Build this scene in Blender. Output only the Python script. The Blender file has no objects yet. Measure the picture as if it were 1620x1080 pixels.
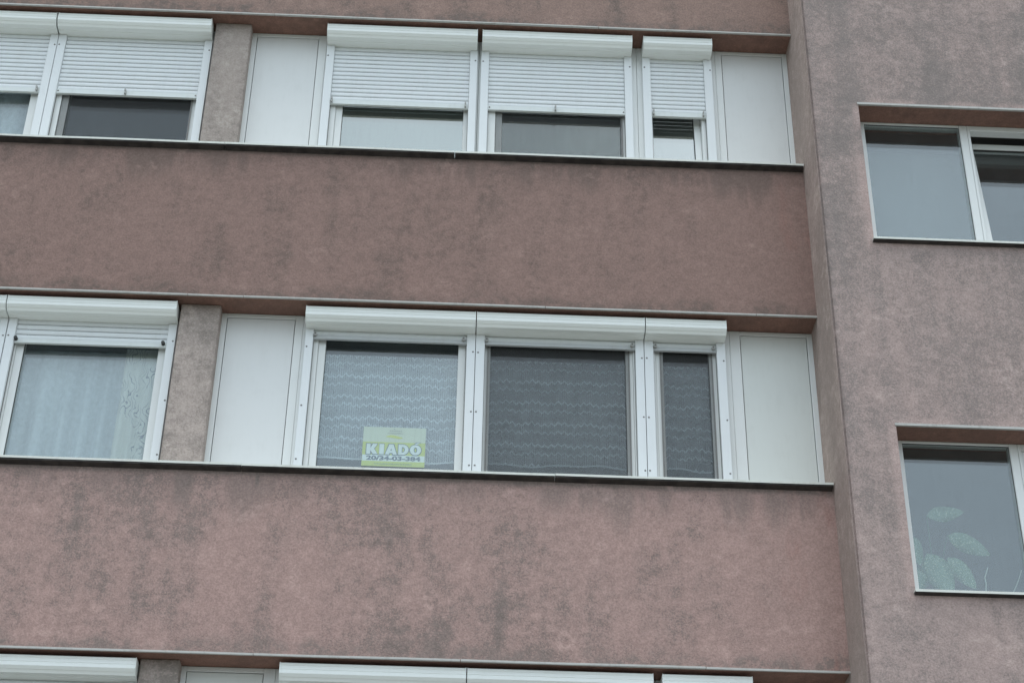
import bpy, bmesh, math, random
from mathutils import Vector, Matrix, noise
random.seed(7)
SC = bpy.context.scene
COL = SC.collection
rad = math.radians

# ------------------------------------------------------------------ camera
cd = bpy.data.cameras.new('camera')
cam = bpy.data.objects.new('camera', cd); COL.objects.link(cam)
cam.location = (-2.485884, -10.443805, -4.357340)
cam.rotation_mode = 'XYZ'
cam.rotation_euler = (2.1449549, -0.0155345, -0.0409685)
cd.sensor_width = 36.0; cd.lens = 2800 / 1620 * 36.0
cd.clip_start = 0.1; cd.clip_end = 2000
SC.camera = cam

# ------------------------------------------------------------------ sky, sun, exposure (overcast day)
SUN_EL, SUN_AZ = 76.0, 200.0        # azimuth clockwise from +Y
w = bpy.data.worlds.new('World'); SC.world = w; w.use_nodes = True
nt = w.node_tree; nt.nodes.clear()
sky = nt.nodes.new('ShaderNodeTexSky'); sky.sky_type = 'NISHITA'; sky.sun_disc = False
sky.sun_elevation = rad(SUN_EL); sky.sun_rotation = rad(SUN_AZ)
sky.air_density = 1.0; sky.dust_density = 4.0; sky.ozone_density = 1.0
cloud = nt.nodes.new('ShaderNodeMix'); cloud.data_type = 'RGBA'
cloud.inputs['Factor'].default_value = 0.80
# near even cloud cover over the blue, with soft lighter and darker folds
cn = nt.nodes.new('ShaderNodeTexNoise'); cn.inputs['Scale'].default_value = 3.2; cn.inputs['Detail'].default_value = 4
tc = nt.nodes.new('ShaderNodeTexCoord'); nt.links.new(tc.outputs['Generated'], cn.inputs['Vector'])
cr = nt.nodes.new('ShaderNodeMix'); cr.data_type = 'RGBA'; cr.inputs['A'].default_value = (8.0, 9.4, 10.7, 1); cr.inputs['B'].default_value = (12.0, 13.8, 15.3, 1)
mr = nt.nodes.new('ShaderNodeMapRange'); mr.interpolation_type = 'SMOOTHSTEP'; mr.inputs[1].default_value = .3; mr.inputs[2].default_value = .7
nt.links.new(cn.outputs[0], mr.inputs[0]); nt.links.new(mr.outputs[0], cr.inputs['Factor']); nt.links.new(cr.outputs['Result'], cloud.inputs['B'])
bgn = nt.nodes.new('ShaderNodeBackground'); bgn.inputs['Strength'].default_value = 0.125
wo = nt.nodes.new('ShaderNodeOutputWorld')
nt.links.new(sky.outputs[0], cloud.inputs['A']); nt.links.new(cloud.outputs['Result'], bgn.inputs[0])
nt.links.new(bgn.outputs[0], wo.inputs[0])
sl = bpy.data.lights.new('sun', 'SUN'); sl.energy = 0.8; sl.angle = rad(24); sl.color = (1.0, .975, .94)
so = bpy.data.objects.new('sun', sl); COL.objects.link(so)
a, e = rad(SUN_AZ), rad(SUN_EL)
sdir = Vector((math.sin(a) * math.cos(e), math.cos(a) * math.cos(e), math.sin(e)))
so.rotation_euler = sdir.to_track_quat('Z', 'Y').to_euler(); so.location = (-4, -14, 22)
SC.view_settings.view_transform = 'Standard'; SC.view_settings.look = 'None'
SC.view_settings.exposure = 0.18; SC.view_settings.gamma = 1.0
SC.view_settings.use_curve_mapping = False

# ------------------------------------------------------------------ node helpers
class NT:
    def __init__(s, name):
        s.m = bpy.data.materials.new(name); s.m.use_nodes = True
        s.t = s.m.node_tree; s.t.nodes.clear()
        s.out = s.t.nodes.new('ShaderNodeOutputMaterial')
        s.pos = s.t.nodes.new('ShaderNodeNewGeometry').outputs['Position']
        sp = s.t.nodes.new('ShaderNodeSeparateXYZ'); s.t.links.new(s.pos, sp.inputs[0])
        s.x, s.y, s.z = sp.outputs
    def n(s, k): return s.t.nodes.new(k)
    def L(s, v, inp):
        if isinstance(v, (int, float)): inp.default_value = v
        elif isinstance(v, (tuple, list)): inp.default_value = tuple(v) + ((1,) if len(v) == 3 and len(inp.default_value) == 4 else ())
        else: s.t.links.new(v, inp)
    def math(s, op, a, b=0.0, c=0.0, clamp=False):
        k = s.n('ShaderNodeMath'); k.operation = op; k.use_clamp = clamp
        s.L(a, k.inputs[0]); s.L(b, k.inputs[1]); s.L(c, k.inputs[2]); return k.outputs[0]
    def add(s, a, b): return s.math('ADD', a, b)
    def sub(s, a, b): return s.math('SUBTRACT', a, b)
    def mul(s, a, b): return s.math('MULTIPLY', a, b)
    def step(s, v, lo, hi):           # smooth 0..1 from lo to hi (hi may be < lo)
        k = s.n('ShaderNodeMapRange'); k.interpolation_type = 'SMOOTHSTEP'
        if hi < lo:
            s.L(v, k.inputs[0]); k.inputs[1].default_value = hi; k.inputs[2].default_value = lo
            k.inputs[3].default_value = 1; k.inputs[4].default_value = 0
        else:
            s.L(v, k.inputs[0]); k.inputs[1].default_value = lo; k.inputs[2].default_value = hi
        return k.outputs[0]
    def vec(s, sx, sy, sz, off=(0, 0, 0)):
        k = s.n('ShaderNodeMapping'); s.t.links.new(s.pos, k.inputs[0])
        k.inputs['Scale'].default_value = (sx, sy, sz); k.inputs['Location'].default_value = off
        return k.outputs[0]
    def noise(s, scale, detail=4, rough=.55, v=None, dist=0.0):
        k = s.n('ShaderNodeTexNoise'); k.inputs['Scale'].default_value = scale
        k.inputs['Detail'].default_value = detail; k.inputs['Roughness'].default_value = rough
        k.inputs['Distortion'].default_value = dist
        s.t.links.new(v if v is not None else s.pos, k.inputs['Vector']); return k.outputs[0]
    def voro(s, scale, v=None, feature='F1', rnd=1.0):
        k = s.n('ShaderNodeTexVoronoi'); k.inputs['Scale'].default_value = scale; k.feature = feature
        k.inputs['Randomness'].default_value = rnd
        s.t.links.new(v if v is not None else s.pos, k.inputs['Vector']); return k.outputs['Distance']
    def mix(s, f, a, b, mode='MIX'):
        k = s.n('ShaderNodeMix'); k.data_type = 'RGBA'; k.blend_type = mode
        s.L(f, k.inputs['Factor']); s.L(a, k.inputs['A']); s.L(b, k.inputs['B']); return k.outputs['Result']
    def gray(s, v):
        k = s.n('ShaderNodeCombineXYZ'); [s.L(v, k.inputs[i]) for i in range(3)]; return k.outputs[0]
    def bump(s, h, dist, strength=1.0):
        k = s.n('ShaderNodeBump'); k.inputs['Distance'].default_value = dist
        k.inputs['Strength'].default_value = strength; s.L(h, k.inputs['Height']); return k.outputs[0]
    def bsdf(s, color, rough=.8, normal=None, metal=0.0, spec=.5):
        k = s.n('ShaderNodeBsdfPrincipled'); s.L(color, k.inputs['Base Color']); s.L(rough, k.inputs['Roughness'])
        k.inputs['Metallic'].default_value = metal; k.inputs['Specular IOR Level'].default_value = spec
        if normal is not None: s.t.links.new(normal, k.inputs['Normal'])
        return k.outputs[0]
    def end(s, sh): s.t.links.new(sh, s.out.inputs[0]); return s.m
    def mixsh(s, f, a, b):
        k = s.n('ShaderNodeMixShader'); s.L(f, k.inputs[0]); s.t.links.new(a, k.inputs[1]); s.t.links.new(b, k.inputs[2]); return k.outputs[0]
    def transp(s, c=(1, 1, 1)):
        k = s.n('ShaderNodeBsdfTransparent'); s.L(c, k.inputs[0]); return k.outputs[0]

# ------------------------------------------------------------------ materials
def stucco(name, clean, soot, bias, zlo=None, zhi=None, sheltered=None, seed=0.0, halos=(), corner=None, grain=1.0, drips=(), rise=None):
    N = NT(name); off = (seed * 7.3, seed * 3.1, seed * 5.7)
    big = N.noise(1.0, 6, .62, N.vec(.75, .75, 1.0, off))
    mid = N.noise(1.0, 5, .65, N.vec(3.3, 3.3, 3.6, off))
    fine = N.noise(1.0, 4, .7, N.vec(15, 15, 17, off))
    streak = N.noise(1.0, 5, .6, N.vec(4.2, 4.2, .55, off))
    gr = N.noise(88, 3, .75); gr2 = N.noise(190, 2, .7)
    v = N.add(N.mul(big, .42), N.add(N.mul(mid, .42), N.add(N.mul(streak, .55), N.mul(fine, .30))))
    soil = N.step(v, 1.05 - bias, .63 - bias)
    if rise:                                      # dirtier the higher up, where the rain does not wash
        soil = N.math('ADD', N.mul(soil, .75), N.mul(N.step(N.add(N.z, N.mul(N.sub(mid, .5), 2.0)), rise[0], rise[1]), .38), clamp=True)
    if sheltered:
        x0, x1 = sheltered
        sh = N.step(N.add(N.x, N.mul(N.sub(mid, .5), .9)), x0, x1)
        soil = N.mul(soil, N.math('SUBTRACT', 1.0, N.mul(sh, .85)))
    # the soot sits in the pits of the render: its speckle gets denser where the wall is dirtier
    tex = N.add(N.mul(gr, .62), N.add(N.mul(gr2, .28), N.mul(N.noise(38, 3, .7, N.vec(1, 1, .8, off)), .30)))
    speck = N.step(N.sub(tex, N.mul(N.sub(soil, .5), .24)), .66, .53)
    soil = N.math('ADD', N.mul(soil, .34), N.mul(speck, N.add(.38 * grain, N.mul(soil, .20 * grain))), clamp=True)
    if zhi is not None:              # dirt streaks washed from the sill above, then a darker band right below it
        g = N.mul(N.step(N.add(N.z, N.mul(N.sub(streak, .5), .9)), zhi - .30, zhi - .02), N.step(streak, .42, .60))
        g2 = N.step(N.add(N.z, N.mul(N.sub(mid, .5), .07)), zhi - .075, zhi - .015)
        soil = N.math('MAXIMUM', soil, N.math('MAXIMUM', N.mul(g, .55), N.mul(g2, .9)))
    for dx_, dz_, w_, l_, k_ in drips:          # single dirty runs below leaking joints and the pier foot
        wx = N.add(N.math('ABSOLUTE', N.sub(N.x, dx_)), N.mul(N.sub(mid, .5), w_ * .9))
        f = N.mul(N.step(wx, w_, w_ * .2), N.step(N.add(N.z, N.mul(N.sub(fine, .5), l_ * .6)), dz_ - l_, dz_ - l_ * .35))
        f = N.mul(f, N.step(N.z, dz_ + .02, dz_ + .005))
        soil = N.math('MAXIMUM', soil, N.mul(N.mul(f, k_), N.step(gr, .30, .48)))
    if zlo is not None:
        g = N.mul(N.step(N.add(N.z, N.mul(N.sub(mid, .5), .5)), zlo + .16, zlo), N.step(fine, .36, .58))
        soil = N.math('MAXIMUM', soil, N.mul(g, .8))
    col = N.mix(soil, clean, soot)
    # paler bleached flecks and the redder older paint showing through
    bl = N.mul(N.step(mid, .54, .68), N.step(fine, .42, .62))
    col = N.mix(N.mul(bl, .42), col, (clean[0] * 1.25, clean[1] * 1.30, clean[2] * 1.30))
    if sheltered:
        rd = N.mul(N.step(N.x, sheltered[1] - .35, sheltered[1] + .25), N.step(N.noise(1.0, 4, .6, N.vec(5, 5, 1.6, (3 + seed, 0, 0))), .50, .66))
        col = N.mix(N.mul(rd, .45), col, (.35, .185, .16))
    for (cx, cz, hx, hz) in halos:   # hand-patched render round the openings
        d = N.math('MAXIMUM', N.sub(N.math('ABSOLUTE', N.sub(N.x, cx)), hx), N.sub(N.math('ABSOLUTE', N.sub(N.z, cz)), hz))
        d = N.add(d, N.mul(N.sub(fine, .5), .06))
        f = N.mul(N.step(d, .075, .03), N.step(mid, .36, .58))
        col = N.mix(N.mul(f, .55), col, (clean[0] * 1.15, clean[1] * 1.12, clean[2] * 1.12))
    if corner is not None:
        f = N.mul(N.step(N.add(N.math('ABSOLUTE', N.sub(N.x, corner)), N.mul(N.sub(fine, .5), .05)), .045, .005), N.mul(N.step(N.y, -.41, -.43), N.step(gr, .40, .55)))
        col = N.mix(N.mul(f, .42), col, (soot[0] * .6, soot[1] * .55, soot[2] * .55))
    # fine grain of the sprayed render: little pits and grains
    g = N.add(.72, N.mul(N.add(gr, gr2), .28 * grain))
    pit = N.step(N.voro(58), .0, .20)
    g = N.mul(g, N.add(.72, N.mul(pit, .28)))
    g = N.mul(g, N.add(.80, N.mul(fine, .40)))
    gm = N.noise(78, 2, .6, N.vec(1, 1, 1, off))
    g = N.mul(g, N.add(1.0 - .10 * grain, N.mul(N.step(gm, .36, .64), .20 * grain)))
    col = N.mix(1.0, col, N.gray(g), 'MULTIPLY')
    col = N.mix(1.0, col, (.98, .94, .895), 'MULTIPLY')
    h = N.add(N.mul(gr, .7), N.add(N.mul(gr2, .5), N.mul(fine, .8)))
    return N.end(N.bsdf(col, .93, N.bump(h, .006, .9), spec=.15))

def paint(name, col, rough=.35, dirt=.10, dcol=(.30, .29, .25), ridges=None):
    N = NT(name)
    s1 = N.noise(1.0, 5, .6, N.vec(30, 30, 4)); s2 = N.noise(9, 5, .6)
    f = N.mul(N.step(N.add(N.mul(s1, .5), N.mul(s2, .5)), .46, .72), dirt)
    c = N.mix(f, col, dcol)
    wob = N.noise(4.0, 2, .5)
    return N.end(N.bsdf(c, N.add(rough, N.mul(s2, .15)), N.bump(wob, .004, .25), spec=.4))

M = {}
PINK = (.365, .245, .215); SOOT = (.158, .138, .128)
M['band_top'] = stucco('stucco_upper_band', (.30, .215, .19), (.150, .130, .122), .10, zlo=5.4, seed=1)
M['band_mid'] = stucco('stucco_middle_band', (.295, .204, .183), (.155, .125, .113), .10, zlo=2.7, zhi=4.03, sheltered=(-1.2, -.1), seed=2, grain=.8, drips=((-2.03, 4.03, .035, .14, 1.2), (-2.22, 4.03, .12, .10, .9), (-4.4, 4.03, .22, .16, .6)))
M['band_low'] = stucco('stucco_lower_band', (.410, .288, .266), (.215, .182, .170), .05, zlo=0.0, zhi=1.30, sheltered=(-1.1, -.3), seed=3, drips=((-4.33, 1.30, .11, .42, .8), (-3.84, 1.30, .03, .20, 1.0), (-1.86, 1.30, .18, .30, .6), (-5.35, 1.30, .10, .16, .7)))
M['band_base'] = stucco('stucco_base', PINK, SOOT, .02, zhi=-1.4, seed=4)
M['soffit'] = stucco('stucco_soffit', (.33, .195, .160), (.20, .135, .115), -.06, seed=5, grain=.5)
M['pier1'] = stucco('stucco_pier_grey', (.44, .39, .365), (.22, .20, .19), .05, seed=6.2, grain=.6)
M['pier2'] = stucco('stucco_pier_pale', (.53, .46, .43), (.22, .20, .185), -.02, zlo=1.36, seed=7.7, grain=.6)
M['pier3'] = M['pier2']
M['tower'] = stucco('stucco_tower', (.445, .352, .335), (.225, .207, .202), .0, seed=8.4,
                    halos=((1.235, 3.70, .865, .63), (1.235, .966, .865, .606)), corner=.02, grain=.8, rise=(1.5, 4.2), drips=((.36, .39, .05, .06, 1.2), (.36, 3.08, .03, .05, 1.0), (1.2, .34, .5, .12, .35), (.9, 3.05, .6, .12, .4)))
M['tower_side'] = stucco('stucco_tower_side', (.49, .40, .37), (.30, .25, .23), -.06, seed=9.1, grain=.6)
M['white'] = paint('white_pvc', (.71, .72, .70), .35, .06)
M['panel'] = paint('white_infill', (.68, .685, .67), .5, .07)
M['panel_warm'] = paint('warm_white_infill', (.66, .68, .645), .5, .08)
M['rail'] = paint('white_aluminium', (.71, .73, .73), .3, .06)
M['box'] = paint('shutter_box_lacquer', (.84, .865, .83), .3, .05, (.42, .40, .32))
M['slat'] = paint('slat_lacquer', (.72, .745, .75), .35, .10)
M['bar_shaded'] = paint('bar_aluminium_shaded', (.50, .52, .52), .4, .2)  # bar colour darkened to paint in the shade under the shutter box
M['bar'] = paint('bar_aluminium', (.66, .69, .67), .35, .16)
M['trim'] = paint('zinc_edge', (.46, .45, .42), .45, .45, (.20, .17, .15))
M['sill'] = paint('sill_sheet', (.66, .67, .61), .4, .25, (.28, .24, .19))
N = NT('dark_sheet'); M['sill_dark'] = N.end(N.bsdf(N.mix(N.step(N.noise(14, 4), .35, .65), (.028, .024, .022), (.055, .047, .042)), .7))  # near-black mottled tone for the undersides of the sills
N = NT('screw_metal'); M['screw'] = N.end(N.bsdf((.16, .15, .14), .45, metal=.6))
N = NT('black_rubber'); M['rubber'] = N.end(N.bsdf((.035, .035, .033), .6))
N = NT('grey_peg'); M['peg'] = N.end(N.bsdf((.38, .38, .36), .5))
N = NT('screen_frame_grey'); M['screen_frame'] = N.end(N.bsdf((.17, .165, .155), .5))
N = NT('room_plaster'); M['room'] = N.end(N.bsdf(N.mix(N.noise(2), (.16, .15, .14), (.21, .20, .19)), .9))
N = NT('joint_dark'); M['joint'] = N.end(N.bsdf((.04, .038, .034), .9))

def glass(name, k=2.6, base=.04, tint=(.86, .90, .90), col=(.94, .985, 1.0, 1)):
    N = NT(name)
    dt = N.n('ShaderNodeVectorMath'); dt.operation = 'DOT_PRODUCT'; ge = N.n('ShaderNodeNewGeometry')
    N.t.links.new(ge.outputs['Incoming'], dt.inputs[0]); N.t.links.new(ge.outputs['Normal'], dt.inputs[1])
    sch = N.math('POWER', N.sub(1.0, N.math('ABSOLUTE', dt.outputs['Value'])), 5.0)
    fr = N.add(base, N.mul(sch, 1 - base))                # Schlick reflectance, the same from either side of the pane
    gl = N.n('ShaderNodeBsdfGlossy'); gl.inputs['Roughness'].default_value = .015
    gl.inputs['Color'].default_value = col
    N.t.links.new(N.bump(N.noise(1.3, 1, .5), .0006, .3), gl.inputs['Normal'])
    f = N.math('MULTIPLY', fr, k, clamp=True)
    # a thin film of dried rain on the outside
    df = N.n('ShaderNodeBsdfDiffuse'); df.inputs[0].default_value = (.5, .52, .52, 1)
    rain = N.add(.018, N.mul(N.step(N.noise(1.0, 4, .6, N.vec(46, 46, 4)), .46, .72), .035))
    return N.end(N.mixsh(rain, N.mixsh(f, N.transp(tint), gl.outputs[0]), df.outputs[0]))
M['glass'] = glass('window_glass')
M['film'] = glass('mirror_film_glass', 1.0, .38, (.38, .48, .48), (.985, 1.0, .94, 1))
M['film2'] = glass('bright_film_glass', 1.0, .40, (.4, .43, .43), (.985, 1.0, .95, 1))

def cloth(name, col, alpha, trans=.35):
    """alpha: function(N) -> opacity socket or float"""
    N = NT(name)
    d = N.n('ShaderNodeBsdfDiffuse'); c = col(N) if callable(col) else col; N.L(c, d.inputs[0])
    t = N.n('ShaderNodeBsdfTranslucent'); N.L(c, t.inputs[0])
    s = N.mixsh(trans, d.outputs[0], t.outputs[0])
    al = alpha(N) if callable(alpha) else alpha
    return N.end(N.mixsh(al, N.transp(), s))

def lace_alpha(N, base=.16, lines=.55):
    wob = N.mul(N.sub(N.noise(5, 3, .6), .5), .020)
    def tri(per, amp):
        fr = N.math('FRACT', N.mul(N.add(N.x, wob), 1 / per)); return N.mul(N.math('ABSOLUTE', N.sub(fr, .5)), 2 * amp)
    zz = N.add(N.z, N.add(N.add(tri(.19, .020), tri(.046, .024)), wob))
    def line(per, wd, ph):
        fr = N.math('FRACT', N.add(N.mul(zz, 1 / per), ph)); return N.step(N.math('ABSOLUTE', N.sub(fr, .5)), wd, .0)
    ln = N.math('MAXIMUM', N.math('MAXIMUM', line(.172, .085, .1), N.mul(line(.172, .07, .5), .8)), N.mul(line(.043, .20, .3), .22))
    th = N.add(.5, N.mul(N.math('SINE', N.mul(N.x, 2 * math.pi / .0155)), .5))
    band = N.step(N.noise(1.0, 3, .6, N.vec(7, 7, 16)), .35, .65)
    al = N.add(base, N.mul(N.mul(th, .36), N.add(.5, N.mul(band, .6))))
    return N.math('ADD', al, N.mul(ln, lines), clamp=True)
M['lace'] = cloth('lace_net', (.80, .84, .88), lace_alpha, .25)
def sheer_alpha(N):
    b = N.step(N.noise(1.0, 3, .5, N.vec(5, 5, .5)), .3, .7)
    f = N.step(N.noise(26, 3, .6), .40, .66)
    return N.math('ADD', N.add(.50, N.mul(b, .25)), N.mul(f, .10), clamp=True)
M['lace_dim'] = cloth('lace_net_behind_screen', (.84, .88, .90), lambda N: lace_alpha(N, .06, .80), .2)
M['sheer'] = cloth('sheer_voile', (.84, .87, .89), sheer_alpha, .3)
M['hem'] = cloth('net_hem', (.82, .86, .88), .85, .2)
def scroll(N):
    k = N.n('ShaderNodeTexWave'); k.inputs['Scale'].default_value = 5.5; k.inputs['Distortion'].default_value = 9
    k.inputs['Detail'].default_value = 1.5; k.inputs['Detail Scale'].default_value = 2.2
    N.t.links.new(N.vec(1, 1, .8), k.inputs['Vector'])
    ln = N.step(N.math('ABSOLUTE', N.sub(k.outputs['Fac'], .5)), .20, .06)
    ms = N.step(N.noise(5, 2), .42, .52)
    return N.mix(N.mul(N.mul(ln, ms), .8), (.86, .85, .78), (.10, .11, .20))
M['drape'] = cloth('printed_drape', scroll, .92, .25)
M['blind'] = cloth('white_blind', (.86, .90, .88), 1.0, .2)
M['blind2'] = cloth('grey_net_blind', (.62, .66, .66), .22, .3)
N = NT('insect_mesh')
dd = N.n('ShaderNodeBsdfDiffuse'); dd.inputs[0].default_value = (.085, .085, .085, 1)
M['mesh'] = N.end(N.mixsh(N.add(.20, N.mul(N.noise(1.0, 3, .6, N.vec(40, 40, 3)), .06)), N.transp(), dd.outputs[0]))
N = NT('speckled_leaf')
sp = N.step(N.voro(80), .40, .22); b = N.step(N.noise(22, 4, .7), .40, .60)
M['leaf'] = N.end(N.bsdf(N.mix(N.mul(sp, N.add(.35, N.mul(b, .65))), (.07, .17, .08), (.38, .47, .30)), .4))
N = NT('pale_stem'); M['stem'] = N.end(N.bsdf((.60, .66, .58), .6))
N = NT('green_stalk'); M['stalk'] = N.end(N.bsdf((.05, .14, .07), .6))
N = NT('terracotta'); M['pot'] = N.end(N.bsdf(N.mix(N.noise(9), (.30, .13, .08), (.36, .17, .10)), .8))
N = NT('soil'); M['soil'] = N.end(N.bsdf((.05, .035, .025), .95))
N = NT('grass_ground')
g = N.noise(1.4, 6, .65); g3 = N.noise(24, 4, .7)
M['grass'] = N.end(N.bsdf(N.mix(N.step(g, .4, .6), (.055, .085, .03), (.09, .10, .045)), .95, N.bump(g3, .03)))
N = NT('pavement_concrete')
M['pave'] = N.end(N.bsdf(N.mix(N.noise(3, 6, .7), (.20, .19, .17), (.27, .255, .235)), .9, N.bump(N.noise(60), .003)))
for k_, c_ in (('paper', (.56, .62, .50)), ('lime', (.50, .58, .18)), ('sign_white', (.66, .74, .72)), ('sign_dark', (.15, .20, .24)),
               ('sign_green', (.27, .36, .22)), ('sign_grey', (.34, .36, .32)), ('logo', (.56, .62, .16))):
    N = NT(k_); M[k_] = N.end(N.bsdf(c_, .5))

# ------------------------------------------------------------------ mesh helpers
def box(bm, x0, x1, y0, y1, z0, z1, bev=0.0):
    vs = [bm.verts.new((x, y, z)) for x in (x0, x1) for y in (y0, y1) for z in (z0, z1)]
    fs = [bm.faces.new([vs[i] for i in q]) for q in ((0, 1, 3, 2), (4, 6, 7, 5), (0, 4, 5, 1), (2, 3, 7, 6), (0, 2, 6, 4), (1, 5, 7, 3))]
    if bev:
        es = {e for f in fs for e in f.edges}
        bmesh.ops.bevel(bm, geom=list(es), offset=bev, segments=1, affect='EDGES')
def B(*boxes, bev=0.0):
    bm = bmesh.new()
    for b in boxes: box(bm, *b, bev=bev)
    return bm
def prism_x(bm, prof, x0, x1):
    """profile of (y,z) extruded along x"""
    a = [bm.verts.new((x0, y, z)) for y, z in prof]; b = [bm.verts.new((x1, y, z)) for y, z in prof]
    n = len(prof)
    for i in range(n): bm.faces.new((a[i], a[(i + 1) % n], b[(i + 1) % n], b[i]))
    bm.faces.new(a[::-1]); bm.faces.new(b)
def prism_wave(bm, prof, x0, x1, amp=.0016, seed=0):
    n = max(2, int((x1 - x0) / .28)); R_ = []
    for i in range(n + 1):
        x = x0 + (x1 - x0) * i / n
        dz = amp * noise.noise(Vector((x * 1.3, seed, 0))) * 2; dy = amp * noise.noise(Vector((x * 1.7, seed, 5)))
        R_.append([bm.verts.new((x, y + (dy if y < 0 else 0), z + (dz if y < 0 else 0))) for y, z in prof])
    k = len(prof)
    for a, b in zip(R_, R_[1:]):
        for i in range(k): bm.faces.new((a[i], a[(i + 1) % k], b[(i + 1) % k], b[i]))
    bm.faces.new(R_[0][::-1]); bm.faces.new(R_[-1])
def ring(x0, x1, z0, z1, wl, wr, wb, wt, y0, y1, bev=.003):
    return B((x0, x0 + wl, y0, y1, z0, z1), (x1 - wr, x1, y0, y1, z0, z1),
             (x0 + wl, x1 - wr, y0 + .0005, y1, z1 - wt, z1), (x0 + wl, x1 - wr, y0 + .0005, y1, z0, z0 + wb), bev=bev)
def disc_y(bm, x, z, y0, y1, r, n=10, r2=None):
    r2 = r if r2 is None else r2
    a = [bm.verts.new((x + r2 * math.cos(2 * math.pi * i / n), y0, z + r2 * math.sin(2 * math.pi * i / n))) for i in range(n)]
    b = [bm.verts.new((x + r * math.cos(2 * math.pi * i / n), y1, z + r * math.sin(2 * math.pi * i / n))) for i in range(n)]
    for i in range(n): bm.faces.new((a[i], a[(i + 1) % n], b[(i + 1) % n], b[i]))
    bm.faces.new(a[::-1]); bm.faces.new(b)

WL = {}                                   # world location of each created object
def thing(name, label, cat, loc, group=None):
    o = bpy.data.objects.new(name, None); COL.objects.link(o); o.location = loc; WL[o.name] = Vector(loc)
    o.empty_display_size = .1
    o['label'] = label; o['category'] = cat
    if group: o['group'] = group
    return o
def obj(name, bm, mat, parent=None, label=None, smooth=False, loc=None):
    bmesh.ops.recalc_face_normals(bm, faces=bm.faces)
    if loc is None:
        xs = [v.co for v in bm.verts]
        loc = Vector([(min(c[i] for c in xs) + max(c[i] for c in xs)) / 2 for i in range(3)])
    loc = Vector(loc)
    bmesh.ops.translate(bm, verts=bm.verts, vec=-loc)
    me = bpy.data.meshes.new(name); bm.to_mesh(me); bm.free()
    if smooth:
        for p in me.polygons: p.use_smooth = True
    me.materials.append(M[mat] if isinstance(mat, str) else mat)
    return place(name, me, loc, parent, label)
def place(name, me, loc, parent=None, label=None):
    o = bpy.data.objects.new(name, me); COL.objects.link(o); WL[o.name] = Vector(loc)
    if parent is not None:
        o.parent = parent; o.location = Vector(loc) - WL[parent.name]
    else: o.location = loc
    if label: o['label'] = label
    return o
def tag(o, label, cat, group=None):
    o['label'] = label; o['category'] = cat
    if group: o['group'] = group
    return o

GZ = -6.0
# ------------------------------------------------------------------ ground
bm = bmesh.new(); vs = [bm.verts.new(p) for p in ((-600, -600, GZ), (600, -600, GZ), (600, 600, GZ), (-600, 600, GZ))]; bm.faces.new(vs)
o = obj('ground', bm, 'grass'); o['kind'] = 'structure'
o = obj('bounce_pavement', B((-40, 30, -26, -.5, GZ - .05, GZ + .06), (-40, 0, -.5, -.02, GZ - .05, GZ + .06)), 'pave'); o['kind'] = 'structure'  # unseen pale paving, added to bounce light up under soffits and boxes

# ------------------------------------------------------------------ the building
F = .22                 # window plane of the long facade
XL = -12.0              # its far left end
XR = .02                # where it meets the projecting stair block
ROWS = {1: 5.40, 2: 2.70, 3: 0.0}                  # soffit heights
SILL = {1: 4.045, 2: 1.325, 3: -1.375}
bld = thing('apartment_building', 'grimy pink rendered apartment block with ribbon windows and a projecting grey stair block at right', 'building', (-4, 0, GZ))

def gridwall(x0, x1, y0, y1, z0, z1):
    return B((x0, x1, y0, y1, z0, z1))
lab = {'band_top': 'dark sooty band above the upper window row', 'band_mid': 'brownish stained band between the two full window rows',
       'band_low': 'paler pink band below the rental sign', 'band_base': 'lowest rendered wall'}
# each band: front skin from its soffit up to the sill of the row above
for mat, z0, z1 in (('band_top', 5.40, 8.6), ('band_mid', 2.70, SILL[1] - .02), ('band_low', 0.0, SILL[2] - .02), ('band_base', GZ, SILL[3] - .02)):
    obj('spandrel_wall', B((XL, XR, 0, .12, z0 + .004, z1)), mat, bld, lab[mat])
    if z0 > GZ:
        obj('soffit', B((XL, XR, .004, .40, z0 + .001, z0 + .03), (XL, XR, .121, .40, z0 + .03, z1 - .001)), 'soffit', bld, 'reddish brown underside of the band')
# sheet-metal drip edges along each soffit, in lengths with small joints
JO = {1: (-6.9, -4.09, -1.52), 2: (-6.6, -4.47, -4.075, -1.93, -.42), 3: (-7.0, -3.75, -2.45, -.9)}
for r, S in ROWS.items():
    xs = [XL] + list(JO[r]) + [XR - .002]
    for a_, b_ in zip(xs, xs[1:]):
        dz = random.uniform(-.0012, .0012)
        bm = bmesh.new(); prism_wave(bm, [(-.009, S - .007 + dz), (-.009, S + .004 + dz), (-.001, S + .009 + dz), (.010, S + .009), (.010, S - .006)], a_ + .002, b_ - .002, .0018, r)
        obj('drip_edge', bm, 'trim', bld)
# window sills
SJ = {1: (-6.3, -4.34, -2.62), 2: (-6.0, -3.95, -1.86), 3: (-5.2, -2.9)}
for r, Z in SILL.items():
    xs = [XL] + list(SJ[r]) + [XR - .008]
    for i, (a_, b_) in enumerate(zip(xs, xs[1:])):
        dz = random.uniform(-.0015, .0015)
        bm = bmesh.new()
        prism_wave(bm, [(-.056, Z - .014 + dz), (-.056, Z + .003 + dz), (F + .06, Z + .022 + dz), (F + .06, Z + .014 + dz), (-.053, Z - .006 + dz)], a_ + .0015, b_ - .0015, .0018, r + 7)
        s_ = obj('window_sill', bm, 'sill', bld)
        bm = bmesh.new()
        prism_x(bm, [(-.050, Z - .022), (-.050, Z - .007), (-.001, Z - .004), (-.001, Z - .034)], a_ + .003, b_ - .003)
        obj('sill_underside', bm, 'sill_dark', s_)

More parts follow.
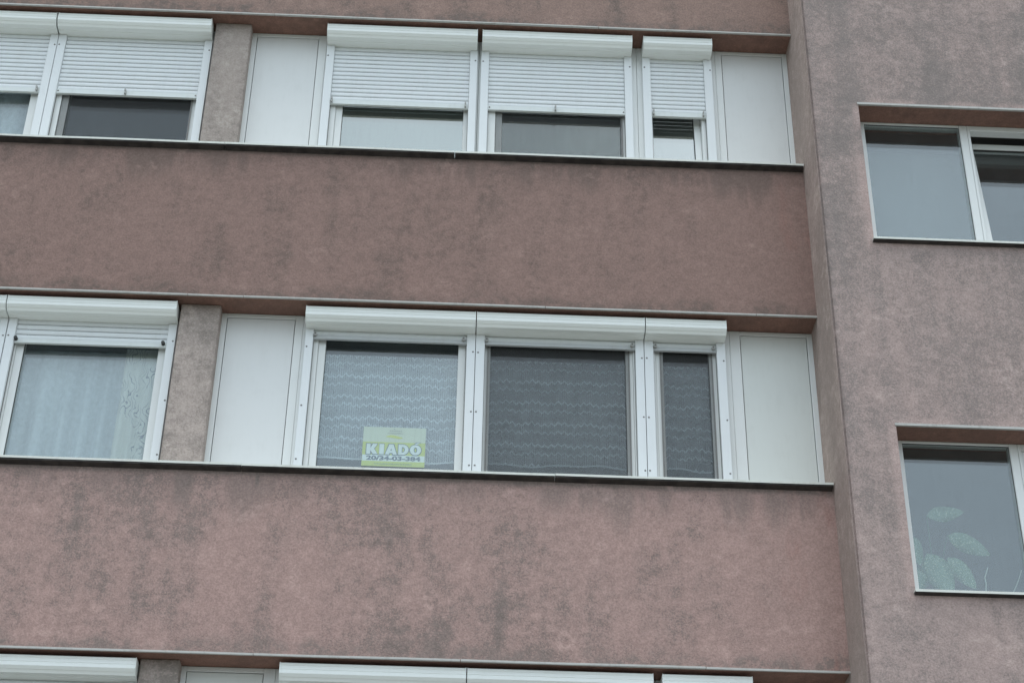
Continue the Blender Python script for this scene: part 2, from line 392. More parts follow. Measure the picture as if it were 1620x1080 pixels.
# piers between the flats
PIER = {1: (-4.562, -4.280), 2: (-4.525, -4.243), 3: (-4.468, -4.220)}
for r, S in ROWS.items():
    for dx in (0, -4.55):
        a_, b_ = PIER[r]
        if dx: a_ += dx; b_ += dx
        obj('pier', B((a_, b_, .12, .44, SILL[r] - .01, S), bev=.006), 'pier%d' % r, bld, 'narrow rendered pier between window groups')

def infill(r, a_, b_, c_, d_, mat='panel', label=None):
    S = ROWS[r]; zb = SILL[r] + .002
    f = obj('infill_panel', B((c_ + .005, d_ - .005, F + .008, F + .05, zb + .03, S - .038)), mat, bld, label)
    obj('frame', ring(a_, b_, zb, S - .001, c_ - a_, b_ - d_, .03, .032, F, F + .07), 'white', f)
    # thin dark strip set in the joint round the panel
    obj('joint', ring(c_ + .0004, d_ - .0004, zb + .02, S - .0325, .0042, .0042, .005, .005, F + .026, F + .049, bev=0), 'joint', f)
infill(1, -4.29, -3.682, -4.243, -3.748, 'panel', 'white infill panel beside the pier')
infill(1, -.565, XR, -.512, -.020, 'panel', 'white infill panel next to the stair block')
infill(2, -4.25, -3.657, -4.206, -3.715, 'panel', 'white infill panel beside the pier')
infill(2, -.585, XR, -.508, -.021, 'panel_warm', 'warm white infill panel next to the stair block')
infill(3, -4.225, -3.622, -4.188, -3.697, 'panel_warm', 'white infill panel beside the pier')
infill(3, -.565, XR, -.512, -.020, 'panel', 'white infill panel next to the stair block')

def window(r, x0, x1, g0, g1, screen=None, tilt=0.0, S=None, Z=None, y=F, label=None, parent=bld, fixed=False, gl='glass'):
    """fixed frame, sash (may be tilted inward at the top), double pane, optional insect screen"""
    S = ROWS[r] if S is None else S; Z = SILL[r] if Z is None else Z
    zb, zt = Z + .004, S - .001
    sw = .052
    wn = obj('window', ring(x0 + .001, x1 - .001, zb, zt, g0 - sw - x0, x1 - g1 - sw, .045, .045, y, y + .075), 'white', parent, label)
    sb, st = zb + .045, zt - .045
    sx0, sx1 = g0 - sw + .002, g1 + sw - .002
    ys = y + .014
    sash = ring(sx0, sx1, sb + .003, st - .003, sw, sw, .055, .055, ys, ys + .055)
    pane = B((g0 - .004, g1 + .004, ys + .030, ys + .052, sb + .052, st - .052))
    gask = ring(g0 - .002, g1 + .002, sb + .053, st - .053, .005, .005, .006, .006, ys + .008, ys + .029, bev=0)
    if tilt:
        R_ = Matrix.Rotation(-rad(tilt), 4, 'X'); T = Matrix.Translation((0, ys + .03, sb)); X = T @ R_ @ T.inverted()
        for b_ in (sash, pane, gask): bmesh.ops.transform(b_, matrix=X, verts=b_.verts)
    if fixed:
        for b_ in (sash, pane, gask): b_.free()
        bpy.data.objects.remove(wn)
        wn = obj('window', ring(x0 + .001, x1 - .001, zb, zt, g0 - x0, x1 - g1, .06, .016, y, y + .075), 'white', parent, label)
        obj('gasket', ring(g0 - .001, g1 + .001, zb + .059, zt - .015, .004, .004, .005, .005, y + .012, y + .018, bev=0), 'rubber', wn)
        obj('pane', B((g0 - .0005, g1 + .0005, y + .020, y + .042, zb + .0595, zt - .0155)), 'glass', wn)
        return wn
    so_ = obj('sash', sash, 'white', wn)
    obj('pane', pane, gl, wn)
    obj('gasket', gask, 'rubber', wn)
    if screen:
        a_, b_ = screen
        obj('insect_screen', B((a_ + .008, b_ - .008, y + .0085, y + .0095, zb + .02, zt - .02)), 'mesh', wn, 'dark grey insect screen')
        obj('screen_frame', ring(a_, b_, zb + .012, zt - .012, .009, .009, .01, .01, y + .004, y + .013, bev=0), 'screen_frame', wn)
    return wn
# upper row
window(1, -8.20, -7.02, -8.06, -7.14)
window(1, -7.02, -5.80, -6.88, -5.935, label='window with a half lowered shutter and pale net')
window(1, -5.80, -4.575, -5.64, -4.692, screen=(-5.70, -4.680))
window(1, -3.682, -2.46, -3.515, -2.567, label='window with mirror bright glass', gl='film')
window(1, -2.46, -1.20, -2.268, -1.333, screen=(-2.325, -1.322), gl='film')
window(1, -1.20, -.565, -1.080, -.752, tilt=4.5, label='narrow window tilted open', gl='film2')
# lower full row
window(2, -8.12, -6.94, -7.98, -7.07)
window(2, -6.94, -5.735, -6.80, -5.87)
window(2, -5.735, -4.53, -5.612, -4.662, label='window with a sheer curtain and a printed drape')
window(2, -3.657, -2.418, -3.486, -2.536, label='window with the rental sign')
window(2, -2.418, -1.21, -2.310, -1.338, screen=(-2.330, -1.312))
window(2, -1.21, -.585, -1.073, -.738, screen=(-1.095, -.716), label='narrow window with a net curtain')
# bottom row, only its top shows
window(3, -6.86, -5.68, -6.74, -5.80)
window(3, -5.68, -4.47, -5.56, -4.60)
window(3, -3.622, -2.407, -3.47, -2.53)
window(3, -2.407, -1.20, -2.29, -1.32)
window(3, -1.20, -.565, -1.07, -.74)

# projecting stair block
TY = -.44; TF = -.24
TW = ((3.070, 4.332), (.360, 1.572), (-2.40, -1.19))
OX0, OX1 = .37, 2.10
pieces = [(XR, OX0, TY, -.12, GZ, 8.9), (OX1, 6.5, TY, -.12, GZ, 8.9)]
zs = [8.9]
for a_, b_ in TW: zs += [b_, a_]
zs.append(GZ)
for i in range(0, len(zs), 2): pieces.append((OX0, OX1, TY, -.12, zs[i + 1], zs[i]))
bm = bmesh.new()
for p in pieces: box(bm, *p)
bmesh.ops.remove_doubles(bm, verts=bm.verts, dist=.0001)
# round the outer arris a little
es = [e_ for e_ in bm.edges if all(abs(v.co.x - XR) < 1e-4 and abs(v.co.y - TY) < 1e-4 for v in e_.verts)]
bmesh.ops.bevel(bm, geom=es, offset=.012, segments=2, affect='EDGES')
obj('stair_block_wall', bm, 'tower', bld, 'projecting grey pink front of the stair block')
obj('return_wall', B((XR - .003, .30, TY + .012, 6.0, GZ, 8.899)), 'tower_side', bld, 'narrow side face of the stair block')
# put the return wall skin 3 mm proud of the block edge
for a_, b_ in TW:
    obj('drip_edge', B((OX0 - .008, OX1 + .008, TY - .008, TY + .010, b_ - .010, b_ + .007)), 'trim', bld)
    bm = bmesh.new(); Z = a_
    prism_x(bm, [(TY - .045, Z - .012), (TY - .045, Z + .005), (TF + .05, Z + .020), (TF + .05, Z + .012), (TY - .042, Z - .004)], OX0 - .012, OX1 + .012)
    s_ = obj('window_sill', bm, 'sill', bld)
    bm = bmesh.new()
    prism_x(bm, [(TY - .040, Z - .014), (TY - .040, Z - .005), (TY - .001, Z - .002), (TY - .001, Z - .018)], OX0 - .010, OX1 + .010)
    obj('sill_underside', bm, 'sill_dark', s_)
    obj('reveal_soffit', B((OX0 + .001, OX1 - .001, TY + .012, -.12, b_ - .004, b_ + .02)), 'soffit', bld)
for k_, (a_, b_) in enumerate(TW):
    window(0, OX0 + .001, 1.232, .452, 1.176, S=b_ - .004, Z=a_ + .012, y=TF, label='fixed window of the stair block', fixed=True)
    window(0, 1.232, OX1 - .001, 1.305, 2.02, S=b_ - .004, Z=a_ + .012, y=TF, tilt=(6.5 if k_ == 0 else 0), label='tilted open window of the stair block' if k_ == 0 else None)

# rooms behind the windows
for r, S in list(ROWS.items()):
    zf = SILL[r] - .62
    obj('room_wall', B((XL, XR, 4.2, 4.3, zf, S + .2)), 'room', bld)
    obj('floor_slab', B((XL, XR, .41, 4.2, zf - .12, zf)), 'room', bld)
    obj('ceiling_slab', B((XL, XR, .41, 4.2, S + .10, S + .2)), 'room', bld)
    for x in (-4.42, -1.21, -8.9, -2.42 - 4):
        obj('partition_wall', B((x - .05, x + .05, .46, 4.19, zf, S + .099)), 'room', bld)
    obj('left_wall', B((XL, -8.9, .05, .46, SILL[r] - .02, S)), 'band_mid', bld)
obj('parapet_base', B((XL, XR, .121, .40, SILL[3] - 1.2, SILL[3] - .03)), 'room', bld)
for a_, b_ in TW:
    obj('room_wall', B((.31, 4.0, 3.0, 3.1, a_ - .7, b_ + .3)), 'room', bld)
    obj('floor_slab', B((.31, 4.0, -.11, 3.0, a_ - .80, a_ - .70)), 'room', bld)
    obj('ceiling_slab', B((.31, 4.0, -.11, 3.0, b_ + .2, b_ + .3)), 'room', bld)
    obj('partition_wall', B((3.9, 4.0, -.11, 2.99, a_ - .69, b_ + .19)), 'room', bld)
obj('roof_slab', B((XL, 6.5, .13, 6.0, 8.6, 8.72)), 'pave', bld)
obj('end_wall', B((XL - .12, XL - .001, 0, 6.0, GZ, 8.6)), 'band_top', bld)

# ------------------------------------------------------------------ roller shutters
_slat = {}
def slat_mesh(wd):
    k = round(wd, 3)
    if k not in _slat:
        bm = bmesh.new(); h = .0385
        prof = [(.0, -h / 2), (-.0050, -h / 2 + .004), (-.0078, -h * .20), (-.0080, h * .12), (-.0055, h / 2 - .006), (-.0012, h / 2), (.002, h / 2), (.002, -h / 2)]
        prism_x(bm, prof, -k / 2, k / 2); bmesh.ops.recalc_face_normals(bm, faces=bm.faces)
        me = bpy.data.meshes.new('slat'); bm.to_mesh(me); bm.free(); me.materials.append(M['slat']); _slat[k] = me
    return _slat[k]
def shutter(r, bx, l, rr, drop, label, pegs='ends', screws=(.283, .773, 1.20), pegmat='peg'):
    """bx: box ends; l, rr: the two guide rails' x ranges; drop: how far the curtain hangs below the soffit"""
    S = ROWS[r]; y0 = .045
    t = thing('roller_shutter', label, 'roller shutter', ((bx[0] + bx[1]) / 2, F, SILL[r] + .02), 'roller shutters on the long facade')
    bm = bmesh.new()
    top, rid, bot = S - .028, S - .098, S - .134
    x0, x1 = bx[0] + .003, bx[1] - .003
    # lacquered cover folded at 45 degrees, with shallow pressed ridges
    prof = [(y0 + .003, top), (y0, top - .004), (y0, top - .017), (y0 + .0025, top - .019), (y0 + .0025, top - .0225), (y0, top - .0245),
            (y0, top - .043), (y0 + .0025, top - .045), (y0 + .0025, top - .048), (y0, top - .050), (y0, rid),
            (y0 + .017, rid - .018), (y0 + .0205, rid - .0175), (y0 + .036, bot), (y0 + .078, bot), (y0 + .080, bot + .003), (y0 + .084, bot + .003), (y0 + .086, bot), (F - .047, bot), (F - .002, bot), (F - .002, top)]
    prism_x(bm, prof, x0 + .004, x1 - .004)
    obj('shutter_box', bm, 'box', t)
    for xa, xb in ((x0 - .001, x0 + .004), (x1 - .004, x1 + .001)):
        bm = bmesh.new()
        prism_x(bm, [(y0 - .0015, top + .001), (y0 - .0015, rid - .001), (y0 + .035, bot - .0015), (F - .003, bot - .0015), (F - .003, top + .001)], xa, xb)
        obj('end_cap', bm, 'box', t)
    yr = .178
    zb, zt = SILL[r] + .008, bot - .001
    for i_, (a_, b_) in enumerate((l, rr)):
        g = obj('guide_rail', B((a_, b_, yr, F - .001, zb, zt), bev=.0025), 'rail', t)
        # inner brush lip of the rail
        e0 = b_ if i_ == 0 else a_ - .004
        obj('rail_lip', B((e0, e0 + .004, yr + .028, F - .003, zb, zt)), 'screen_frame', g)
        xs_ = (a_ + .012) if (i_ == 0 and bx[0] < l[0] + .02) else (b_ - .012)
        if i_ == 0: xs_ = a_ + .016
        else: xs_ = b_ - .016
        for q in screws:
            bm = bmesh.new(); zz = S - q + random.uniform(-.004, .004)
            disc_y(bm, xs_ + random.uniform(-.002, .002), zz, yr - .0035, yr + .001, .0075, 10, .005)
            obj('screw', bm, 'screw', g)
    # curtain
    cx0, cx1 = l[1] + .001, rr[0] - .001
    yc = .203
    zbar = S - drop
    bh = .046 if drop > .6 else .034
    bb = obj('bottom_bar', B((cx0, cx1, yc - .013, yc + .004, zbar + .004, zbar + bh), (cx0, cx1, yc - .019, yc + .004, zbar, zbar + .0038)), 'bar' if drop > .3 else 'bar_shaded', t)
    z = zbar + bh + .0012; k = 0
    while z + .04 < S - .10:
        place('slat', slat_mesh(cx1 - cx0 - .001), ((cx0 + cx1) / 2, yc + .002, z + .020), t)
        z += .0428; k += 1
    P = []
    if pegs == 'ends': P = [cx0 + .012, cx1 - .022]
    elif pegs == 'centre': P = [(cx0 + cx1) / 2 - .01]
    elif pegs == 'right': P = [cx1 - .02]
    for px in P:
        if pegs == 'centre' or drop > .6:
            obj('stopper', B((px - .006, px + .006, yc - .040, yc - .013, zbar + .006, zbar + .046), (px - .006, px + .006, yc - .045, yc - .040, zbar + .030, zbar + .046)), 'peg', bb)
        else:
            bm = bmesh.new(); disc_y(bm, px, zbar + bh - .006, yc - .042, yc - .012, .013, 12)
            s_ = obj('stopper', bm, pegmat, bb)
            bm = bmesh.new(); disc_y(bm, px, zbar + bh - .006, yc - .0435, yc - .0421, .0055, 8)
            obj('stopper_hole', bm, 'rubber', bb)
    if pegs == 'centre':
        for px in (cx0 + .012, cx1 - .012):
            bm = bmesh.new(); disc_y(bm, px, zbar + .026, yc - .017, yc - .013, .006, 8); obj('screw', bm, 'screw', bb)
    return t
UP = (.242,)
shutter(1, (-7.02, -5.805), (-7.02, -6.957), (-5.864, -5.802), .733, 'half lowered shutter of the upper row cut by the left photo edge', 'right', UP)
shutter(1, (-5.797, -4.583), (-5.798, -5.735), (-4.645, -4.583), .733, 'half lowered shutter of the upper row, directly left of the pier', 'centre', UP)
shutter(1, (-3.673, -2.476), (-3.674, -3.611), (-2.533, -2.473), .733, 'half lowered shutter over the brightest mirroring window of the upper row', 'ends', UP)
shutter(1, (-2.442, -1.245), (-2.444, -2.380), (-1.303, -1.242), .733, 'half lowered wide shutter beside the narrow one in the upper row', 'centre', UP)
shutter(1, (-1.160, -.607), (-1.158, -1.094), (-.666, -.600), .733, 'narrow half lowered shutter of the upper row, nearest the stair block', 'ends', UP)
shutter(2, (-6.94, -5.742), (-6.94, -6.88), (-5.800, -5.742), .212, 'rolled up shutter of the lower row, its box end cut by the left photo edge')
shutter(2, (-5.738, -4.540), (-5.736, -5.676), (-4.604, -4.545), .332, 'shutter showing four slats above the sheer curtain window, left of the pier', pegmat='rubber')
shutter(2, (-3.632, -2.419), (-3.632, -3.574), (-2.480, -2.4185), .212, 'rolled up shutter above the window with the rental sign')
shutter(2, (-2.416, -1.213), (-2.4145, -2.351), (-1.274, -1.2125), .212, 'rolled up wide shutter above the middle net curtain window')
shutter(2, (-1.210, -.628), (-1.2085, -1.144), (-.690, -.625), .212, 'rolled up narrow shutter of the lower row, nearest the stair block')
shutter(3, (-5.68, -4.477), (-5.68, -5.62), (-4.537, -4.477), .212, 'shutter box at the bottom left corner of the photo')
shutter(3, (-3.586, -2.409), (-3.586, -3.525), (-2.470, -2.409), .212, 'shutter box at the bottom edge, right of the lowest infill panel')
shutter(3, (-2.406, -1.227), (-2.405, -2.345), (-1.288, -1.227), .212, 'shutter box at the bottom edge, wide one left of the small gap')
shutter(3, (-1.174, -.597), (-1.174, -1.112), (-.660, -.597), .212, 'short shutter box at the bottom edge, nearest the stair block')

# ------------------------------------------------------------------ curtains and blinds
def sheet(name, x0, x1, z0, z1, y, mat, label, cat, folds=9, amp=.012, hem=None, seed=0, thick=.0015, nx=None):
    bm = bmesh.new(); nx = nx or max(12, int((x1 - x0) / .012)); nz = 14; rows = []
    for layer in (0, 1):
        g = []
        for j in range(nz + 1):
            row = []
            for i in range(nx + 1):
                u = i / nx; x = x0 + u * (x1 - x0); v = j / nz
                zb = z0 + (hem(x) if hem else 0); z = zb + (z1 - zb) * v
                yy = y + amp * (math.sin(u * folds * 6.283 + seed + 1.3 * math.sin(u * 7 + seed)) + .5 * noise.noise(Vector((x * 9, z * 1.5, seed)))) * (1 - .9 * v * v)
                row.append(bm.verts.new((x, yy + layer * thick, z)))
            g.append(row)
        rows.append(g)
    for layer in (0, 1):
        g = rows[layer]
        for j in range(nz):
            for i in range(nx): bm.faces.new((g[j][i], g[j][i + 1], g[j + 1][i + 1], g[j + 1][i]))
    a_, b_ = rows
    for i in range(nx):
        bm.faces.new((a_[0][i], b_[0][i], b_[0][i + 1], a_[0][i + 1])); bm.faces.new((a_[nz][i], a_[nz][i + 1], b_[nz][i + 1], b_[nz][i]))
    for j in range(nz):
        bm.faces.new((a_[j][0], a_[j + 1][0], b_[j + 1][0], b_[j][0])); bm.faces.new((a_[j][nx], b_[j][nx], b_[j + 1][nx], a_[j + 1][nx]))
    o = obj(name, bm, mat, smooth=True)
    return tag(o, label, cat)
def hemband(parent, x0, x1, z0, y, hem, amp=0.0):
    bm = bmesh.new(); n = 60; pr = []
    for i in range(n + 1):
        x = x0 + (x1 - x0) * i / n; z = z0 + hem(x)
        pr.append([bm.verts.new(p) for p in ((x, y - .003, z), (x, y - .003, z + .011), (x, y + .001, z + .011), (x, y + .001, z))])
    for p, q in zip(pr, pr[1:]):
        for k in range(4): bm.faces.new((p[k], p[(k + 1) % 4], q[(k + 1) % 4], q[k]))
    bm.faces.new(pr[0]); bm.faces.new(pr[-1][::-1])
    o = obj('hem', bm, 'hem', parent)
def mkhem(a, f, ph): return lambda x: a * math.sin(x * f + ph) + a * .5 * math.sin(x * f * 2.3 + ph * 2)
for (x0, x1, lb, h) in ((-3.56, -2.47, 'zigzag patterned net curtain behind the rental sign', mkhem(.010, 5.5, 1.0)),
                       (-2.36, -1.28, 'zigzag patterned net curtain behind the insect screen of the wide middle window', mkhem(.010, 8, 2.0)),
                       (-1.16, -.66, 'zigzag patterned net curtain in the narrow window next to the warm white panel', mkhem(.010, 11, .3))):
    c = sheet('net_curtain', x0, x1, 1.595, 2.455, .345, 'lace' if x0 < -3 else 'lace_dim', lb, 'curtain', 7, .004, h, seed=x0)
    c['group'] = 'zigzag net curtains'
    hemband(c, x0, x1, 1.595, .338, h)
sheet('sheer_curtain', -5.70, -4.74, 1.36, 2.42, .37, 'sheer', 'white sheer curtain hanging in soft folds left of the printed drape', 'curtain', 6, .034, seed=2)
sheet('printed_drape', -4.905, -4.60, 1.36, 2.43, .325, 'drape', 'cream drape with dark scroll print at the right side of the sheer curtain', 'drape', 3, .022, seed=4)
sheet('net_curtain', -6.9, -5.92, 4.06, 5.3, .36, 'sheer', 'pale net curtain below the half lowered shutter at the left photo edge', 'curtain', 5, .015, seed=8)
sheet('net_curtain', -2.33, -1.28, 4.06, 5.3, .325, 'blind', 'pale curtain with faint folds behind the screened upper window', 'curtain', 5, .014, seed=5)
sheet('net_curtain', .375, 1.28, 3.08, 4.28, .06, 'blind2', 'thin grey net curtain in the upper stair block window, left pane', 'curtain', 6, .010, seed=6)

# ------------------------------------------------------------------ rental sign
sx0, sx1, sz0, sz1, sy = -3.176, -2.742, 1.520, 1.830, .274
sgn = thing('rental_sign', 'lime and white KIADÓ rental sign standing behind the window glass', 'sign', ((sx0 + sx1) / 2, sy, sz0))
obj('board', B((sx0, sx1, sy, sy + .003, sz0, sz1)), 'paper', sgn)
def strip(name, u0, u1, v0, v1, mat, lift):
    W, H = sx1 - sx0, sz1 - sz0
    return obj(name, B((sx0 + u0 * W, sx0 + u1 * W, sy - lift - .0006, sy - lift, sz0 + v0 * H, sz0 + v1 * H)), mat, sgn)
strip('lime_band', 0, 1, .285, .615, 'lime', .0002)
strip('white_strip', .01, .99, .13, .285, 'sign_white', .0002)
strip('lime_footer', 0, 1, 0, .13, 'lime', .0002)
def text(body, u0, u1, v0, v1, mat, lift, bold=0.0, name='lettering', space=1.0):
    cu = bpy.data.curves.new('lettering', 'FONT'); cu.body = body; cu.size = 1; cu.offset = bold; cu.resolution_u = 3; cu.space_character = space
    o = bpy.data.objects.new('tmp', cu); COL.objects.link(o); bpy.context.view_layer.update()
    me = bpy.data.meshes.new_from_object(o.evaluated_get(bpy.context.evaluated_depsgraph_get()))
    bpy.data.objects.remove(o); bpy.data.curves.remove(cu)
    bm = bmesh.new(); bm.from_mesh(me); bpy.data.meshes.remove(me)
    xs = [v.co.x for v in bm.verts]; ys = [v.co.y for v in bm.verts]
    W, H = sx1 - sx0, sz1 - sz0
    X0, X1, Z0, Z1 = sx0 + u0 * W, sx0 + u1 * W, sz0 + v0 * H, sz0 + v1 * H
    for v in bm.verts:
        v.co = Vector((X0 + (v.co.x - min(xs)) / (max(xs) - min(xs)) * (X1 - X0), sy - lift, Z0 + (v.co.y - min(ys)) / (max(ys) - min(ys)) * (Z1 - Z0)))
    r_ = bmesh.ops.extrude_face_region(bm, geom=list(bm.faces))
    bmesh.ops.translate(bm, verts=[g for g in r_['geom'] if isinstance(g, bmesh.types.BMVert)], vec=(0, .0003, 0))
    return obj(name, bm, mat, sgn)
# heavy block letters: dark outline below, white face above
def letters(u0, u1, v0, v1, mat, lift, grow):
    W, H = sx1 - sx0, sz1 - sz0
    def arc(cx, cz, rx, rz, ix, iz, a0, a1, n):
        P = [((cx + rx * math.cos(a), cz + rz * math.sin(a)), (cx + ix * math.cos(a), cz + iz * math.sin(a))) for a in [a0 + (a1 - a0) * k / n for k in range(n + 1)]]
        return [[p[0], q[0], q[1], p[1]] for p, q in zip(P, P[1:])]
    g = grow; pi = math.pi
    R4 = lambda a, b, c, d: [(a - g, b - g), (c + g, b - g), (c + g, d + g), (a - g, d + g)]
    K = [R4(0, 0, .36, 1), [(.36, .36 - g), (.36, .60 + g), (.58 - g, 1 + g), (1.0 + g, 1 + g), (.70 + g, .52)], [(.36, .36 - g), (.70 + g, .52), (1.04 + g, -g), (.62 - g, -g)]]
    I = [R4(0, 0, 1, 1)]
    A = [[(-g, -g), (.33 + g, -g), (.5, .62 - g), (.5, 1 + g), (.33 - g, 1 + g)], [(1 + g, -g), (.67 - g, -g), (.5, .62 - g), (.5, 1 + g), (.67 + g, 1 + g)], R4(.36, .15, .64, .36)]
    D = [R4(0, 0, .34, 1)] + arc(.40, .5, .60 + g, .5 + g, .24 - g, .27 - g, -pi / 2, pi / 2, 12) + [[(.34, -g), (.40, -g), (.40, .23 + g), (.34, .23 + g)], [(.34, 1 + g), (.40, 1 + g), (.40, .77 - g), (.34, .77 - g)]]
    O = arc(.5, .5, .5 + g, .5 + g, .15 - g, .26 - g, 0, 2 * pi, 22) + [[(.42 - g, 1.05), (.62, 1.05), (.92 + g, 1.20 + g), (.60 - g, 1.20 + g)]]
    cells = ((K, 0, .20), (I, .235, .085), (A, .345, .215), (D, .585, .185), (O, .795, .205))
    bm = bmesh.new(); k = 0
    for polys, cu, cw in cells:
        for p in polys:
            k += 1; y = sy - lift - k * .00002
            pts = [(sx0 + (u0 + (u1 - u0) * (cu + cw * (x * (.19 / cw if False else 1)))) * W, sz0 + (v0 + (v1 - v0) * z) * H) for x, z in p]
            a = [bm.verts.new((x, y, z)) for x, z in pts]; b = [bm.verts.new((x, sy - lift + .0004, z)) for x, z in pts]
            bm.faces.new(a); bm.faces.new(b[::-1])
            for q in range(len(pts)): bm.faces.new((a[q], a[(q + 1) % len(pts)], b[(q + 1) % len(pts)], b[q]))
    obj('lettering', bm, mat, sgn)
letters(.065, .935, .300, .560, 'sign_dark', .0014, .07)
letters(.065, .935, .300, .560, 'sign_white', .0030, .0)
text('20/34-03-384', .07, .93, .150, .265, 'sign_dark', .0014, .045)
# illegible small print and leaf-like logo
def dashes(u0, u1, v0, v1, n, mat):
    bm = bmesh.new(); W, H = sx1 - sx0, sz1 - sz0; x = u0; rnd = random.Random(n)
    while x < u1:
        wd = rnd.uniform(.006, .014)
        hh = rnd.uniform(.6, 1.0)
        box(bm, sx0 + x * W, sx0 + min(x + wd, u1) * W, sy - .0016, sy - .0012, sz0 + v0 * H, sz0 + (v0 + (v1 - v0) * hh) * H)
        x += wd + rnd.uniform(.003, .006)
    obj('small_print', bm, mat, sgn)
dashes(.20, .80, .045, .080, 5, 'sign_green'); dashes(.42, .62, .895, .925, 6, 'sign_grey'); dashes(.39, .64, .835, .860, 7, 'sign_grey')
bm = bmesh.new(); disc_y(bm, (sx0 + sx1) / 2 - .002, sz1 - .014, sy - .002, sy - .0012, .005, 8); obj('emblem', bm, 'sign_grey', sgn)
bm = bmesh.new(); W, H = sx1 - sx0, sz1 - sz0; n = 16; up = []; dn = []
for i in range(n + 1):
    t_ = i / n; u = .36 + .28 * t_; c = .755 + .02 * math.sin(t_ * 5)
    hh = .045 * math.sin(math.pi * t_) ** .7
    up.append((u, c + hh * .6)); dn.append((u, c - hh))
pts = [(sx0 + u * W, sz0 + v * H) for u, v in up + dn[::-1][1:-1]]
fa = [bm.verts.new((x, sy - .0016, z)) for x, z in pts]; bk = [bm.verts.new((x, sy - .0010, z)) for x, z in pts]
bm.faces.new(fa); bm.faces.new(bk[::-1])
for i in range(len(pts)): bm.faces.new((fa[i], fa[(i + 1) % len(pts)], bk[(i + 1) % len(pts)], bk[i]))
obj('logo', bm, 'logo', sgn)

# ------------------------------------------------------------------ houseplants in the stair block window
isz = TW[1][0] + .03
obj('inner_sill', B((OX0 + .01, OX1 - .01, -.155, .12, isz - .03, isz)), 'white', bld)
def lathe(bm, prof, cx, cy, n=20):
    rings = [[bm.verts.new((cx + r * math.cos(2 * math.pi * i / n), cy + r * math.sin(2 * math.pi * i / n), z)) for i in range(n)] for r, z in prof]
    for p, q in zip(rings, rings[1:]):
        for i in range(n): bm.faces.new((p[i], p[(i + 1) % n], q[(i + 1) % n], q[i]))
    bm.faces.new(rings[0][::-1]); bm.faces.new(rings[-1])
def tube(bm, pts, r0, r1, n=6):
    rings = []
    for k, p in enumerate(pts):
        p = Vector(p); d = (Vector(pts[min(k + 1, len(pts) - 1)]) - Vector(pts[max(k - 1, 0)])).normalized()
        a_ = d.orthogonal().normalized(); b_ = d.cross(a_); r = r0 + (r1 - r0) * k / (len(pts) - 1)
        rings.append([bm.verts.new(p + (a_ * math.cos(2 * math.pi * i / n) + b_ * math.sin(2 * math.pi * i / n)) * r) for i in range(n)])
    for p, q in zip(rings, rings[1:]):
        for i in range(n): bm.faces.new((p[i], p[(i + 1) % n], q[(i + 1) % n], q[i]))
    bm.faces.new(rings[0][::-1]); bm.faces.new(rings[-1])
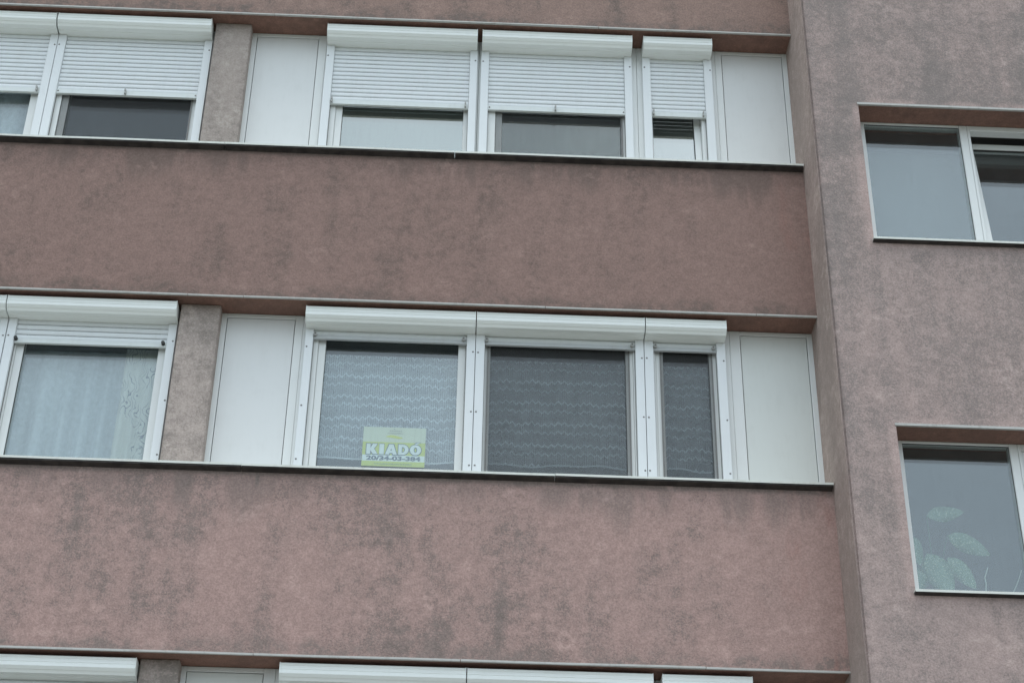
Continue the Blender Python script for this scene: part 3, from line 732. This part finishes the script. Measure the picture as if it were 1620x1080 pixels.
def leaf(parent, base, tip, wid, sag=.02, roll=0.0):
    """broad pointed leaf with a folded midrib and real thickness"""
    base, tip = Vector(base), Vector(tip); ax = tip - base; Ln = ax.length; ax.normalize()
    side = ax.cross(Vector((0, 1, 0))).normalized(); nrm = side.cross(ax).normalized()
    side = (Matrix.Rotation(roll, 3, ax) @ side); nrm = side.cross(ax)
    bm = bmesh.new(); n = 10; G = []
    for lay in (0, 1):
        g = []
        for i in range(n + 1):
            t_ = i / n; wdt = wid * (math.sin(math.pi * t_ ** .85) ** .8 + .001) * .5
            c = base + ax * Ln * t_ + Vector((0, 0, -sag * 4 * (t_ - .5) ** 2 + sag)) 
            g.append([bm.verts.new(c + side * (s * wdt) + nrm * (abs(s) * wdt * .25 + .006 * math.sin(t_ * 9 + s * 3)) + nrm * (lay * .0012)) for s in (-1, -.5, 0, .5, 1)])
        G.append(g)
    for lay in (0, 1):
        for i in range(n):
            for j in range(4): bm.faces.new((G[lay][i][j], G[lay][i][j + 1], G[lay][i + 1][j + 1], G[lay][i + 1][j]))
    for i in range(n):
        for j in (0, 4): bm.faces.new((G[0][i][j], G[0][i + 1][j], G[1][i + 1][j], G[1][i][j]))
    obj('leaf', bm, 'leaf', parent, smooth=True)
pl = thing('potted_plant', 'houseplant with broad cream speckled green leaves behind the lower stair block window', 'plant', (.64, -.03, isz))
bm = bmesh.new(); lathe(bm, [(.045, isz), (.065, isz + .09), (.072, isz + .09), (.072, isz + .11), (.062, isz + .11), (.058, isz + .10)], .64, -.03); obj('pot', bm, 'pot', pl, smooth=False)
LV = [((.60, -.10, 1.075), (.86, -.08, 1.125), .115), ((.72, -.11, .935), (.99, -.10, .800), .125),
      ((.49, -.10, .93), (.51, -.12, .70), .12), ((.57, -.11, .80), (.70, -.12, .50), .20), ((.705, -.10, .78), (.86, -.12, .545), .12),
      ((.60, -.08, .72), (.44, -.11, .52), .14)]
for k_, (b_, t_, wd) in enumerate(LV):
    leaf(pl, b_, t_, wd, .012, roll=.25 * math.sin(k_ * 2.1))
    bm = bmesh.new(); p0 = Vector((.64, -.03, isz + .09)); p2 = Vector(b_); p1 = (p0 + p2) / 2 + Vector((0, .03, .05))
    tube(bm, [p0, p0.lerp(p1, .5) + Vector((0, .01, .02)), p1, p1.lerp(p2, .5) + Vector((0, 0, .015)), p2], .005, .003); obj('leaf_stalk', bm, 'stalk', pl)
pl2 = thing('bare_twigs', 'two thin bare pale twigs in a small pot behind the lower stair block window', 'plant', (1.02, -.03, isz))
bm = bmesh.new(); lathe(bm, [(.03, isz), (.042, isz + .06), (.046, isz + .06), (.046, isz + .075), (.038, isz + .07)], 1.02, -.03); obj('pot', bm, 'pot', pl2)
for q in ([(1.01, -.03, isz + .06), (.93, -.08, .53), (.935, -.10, .60), (.93, -.105, .64), (.957, -.11, .71)], [(1.03, -.03, isz + .06), (1.10, -.08, .53), (1.125, -.10, .58), (1.15, -.10, .63), (1.177, -.11, .70)]):
    bm = bmesh.new(); tube(bm, q, .004, .003); obj('twig', bm, 'stem', pl2)
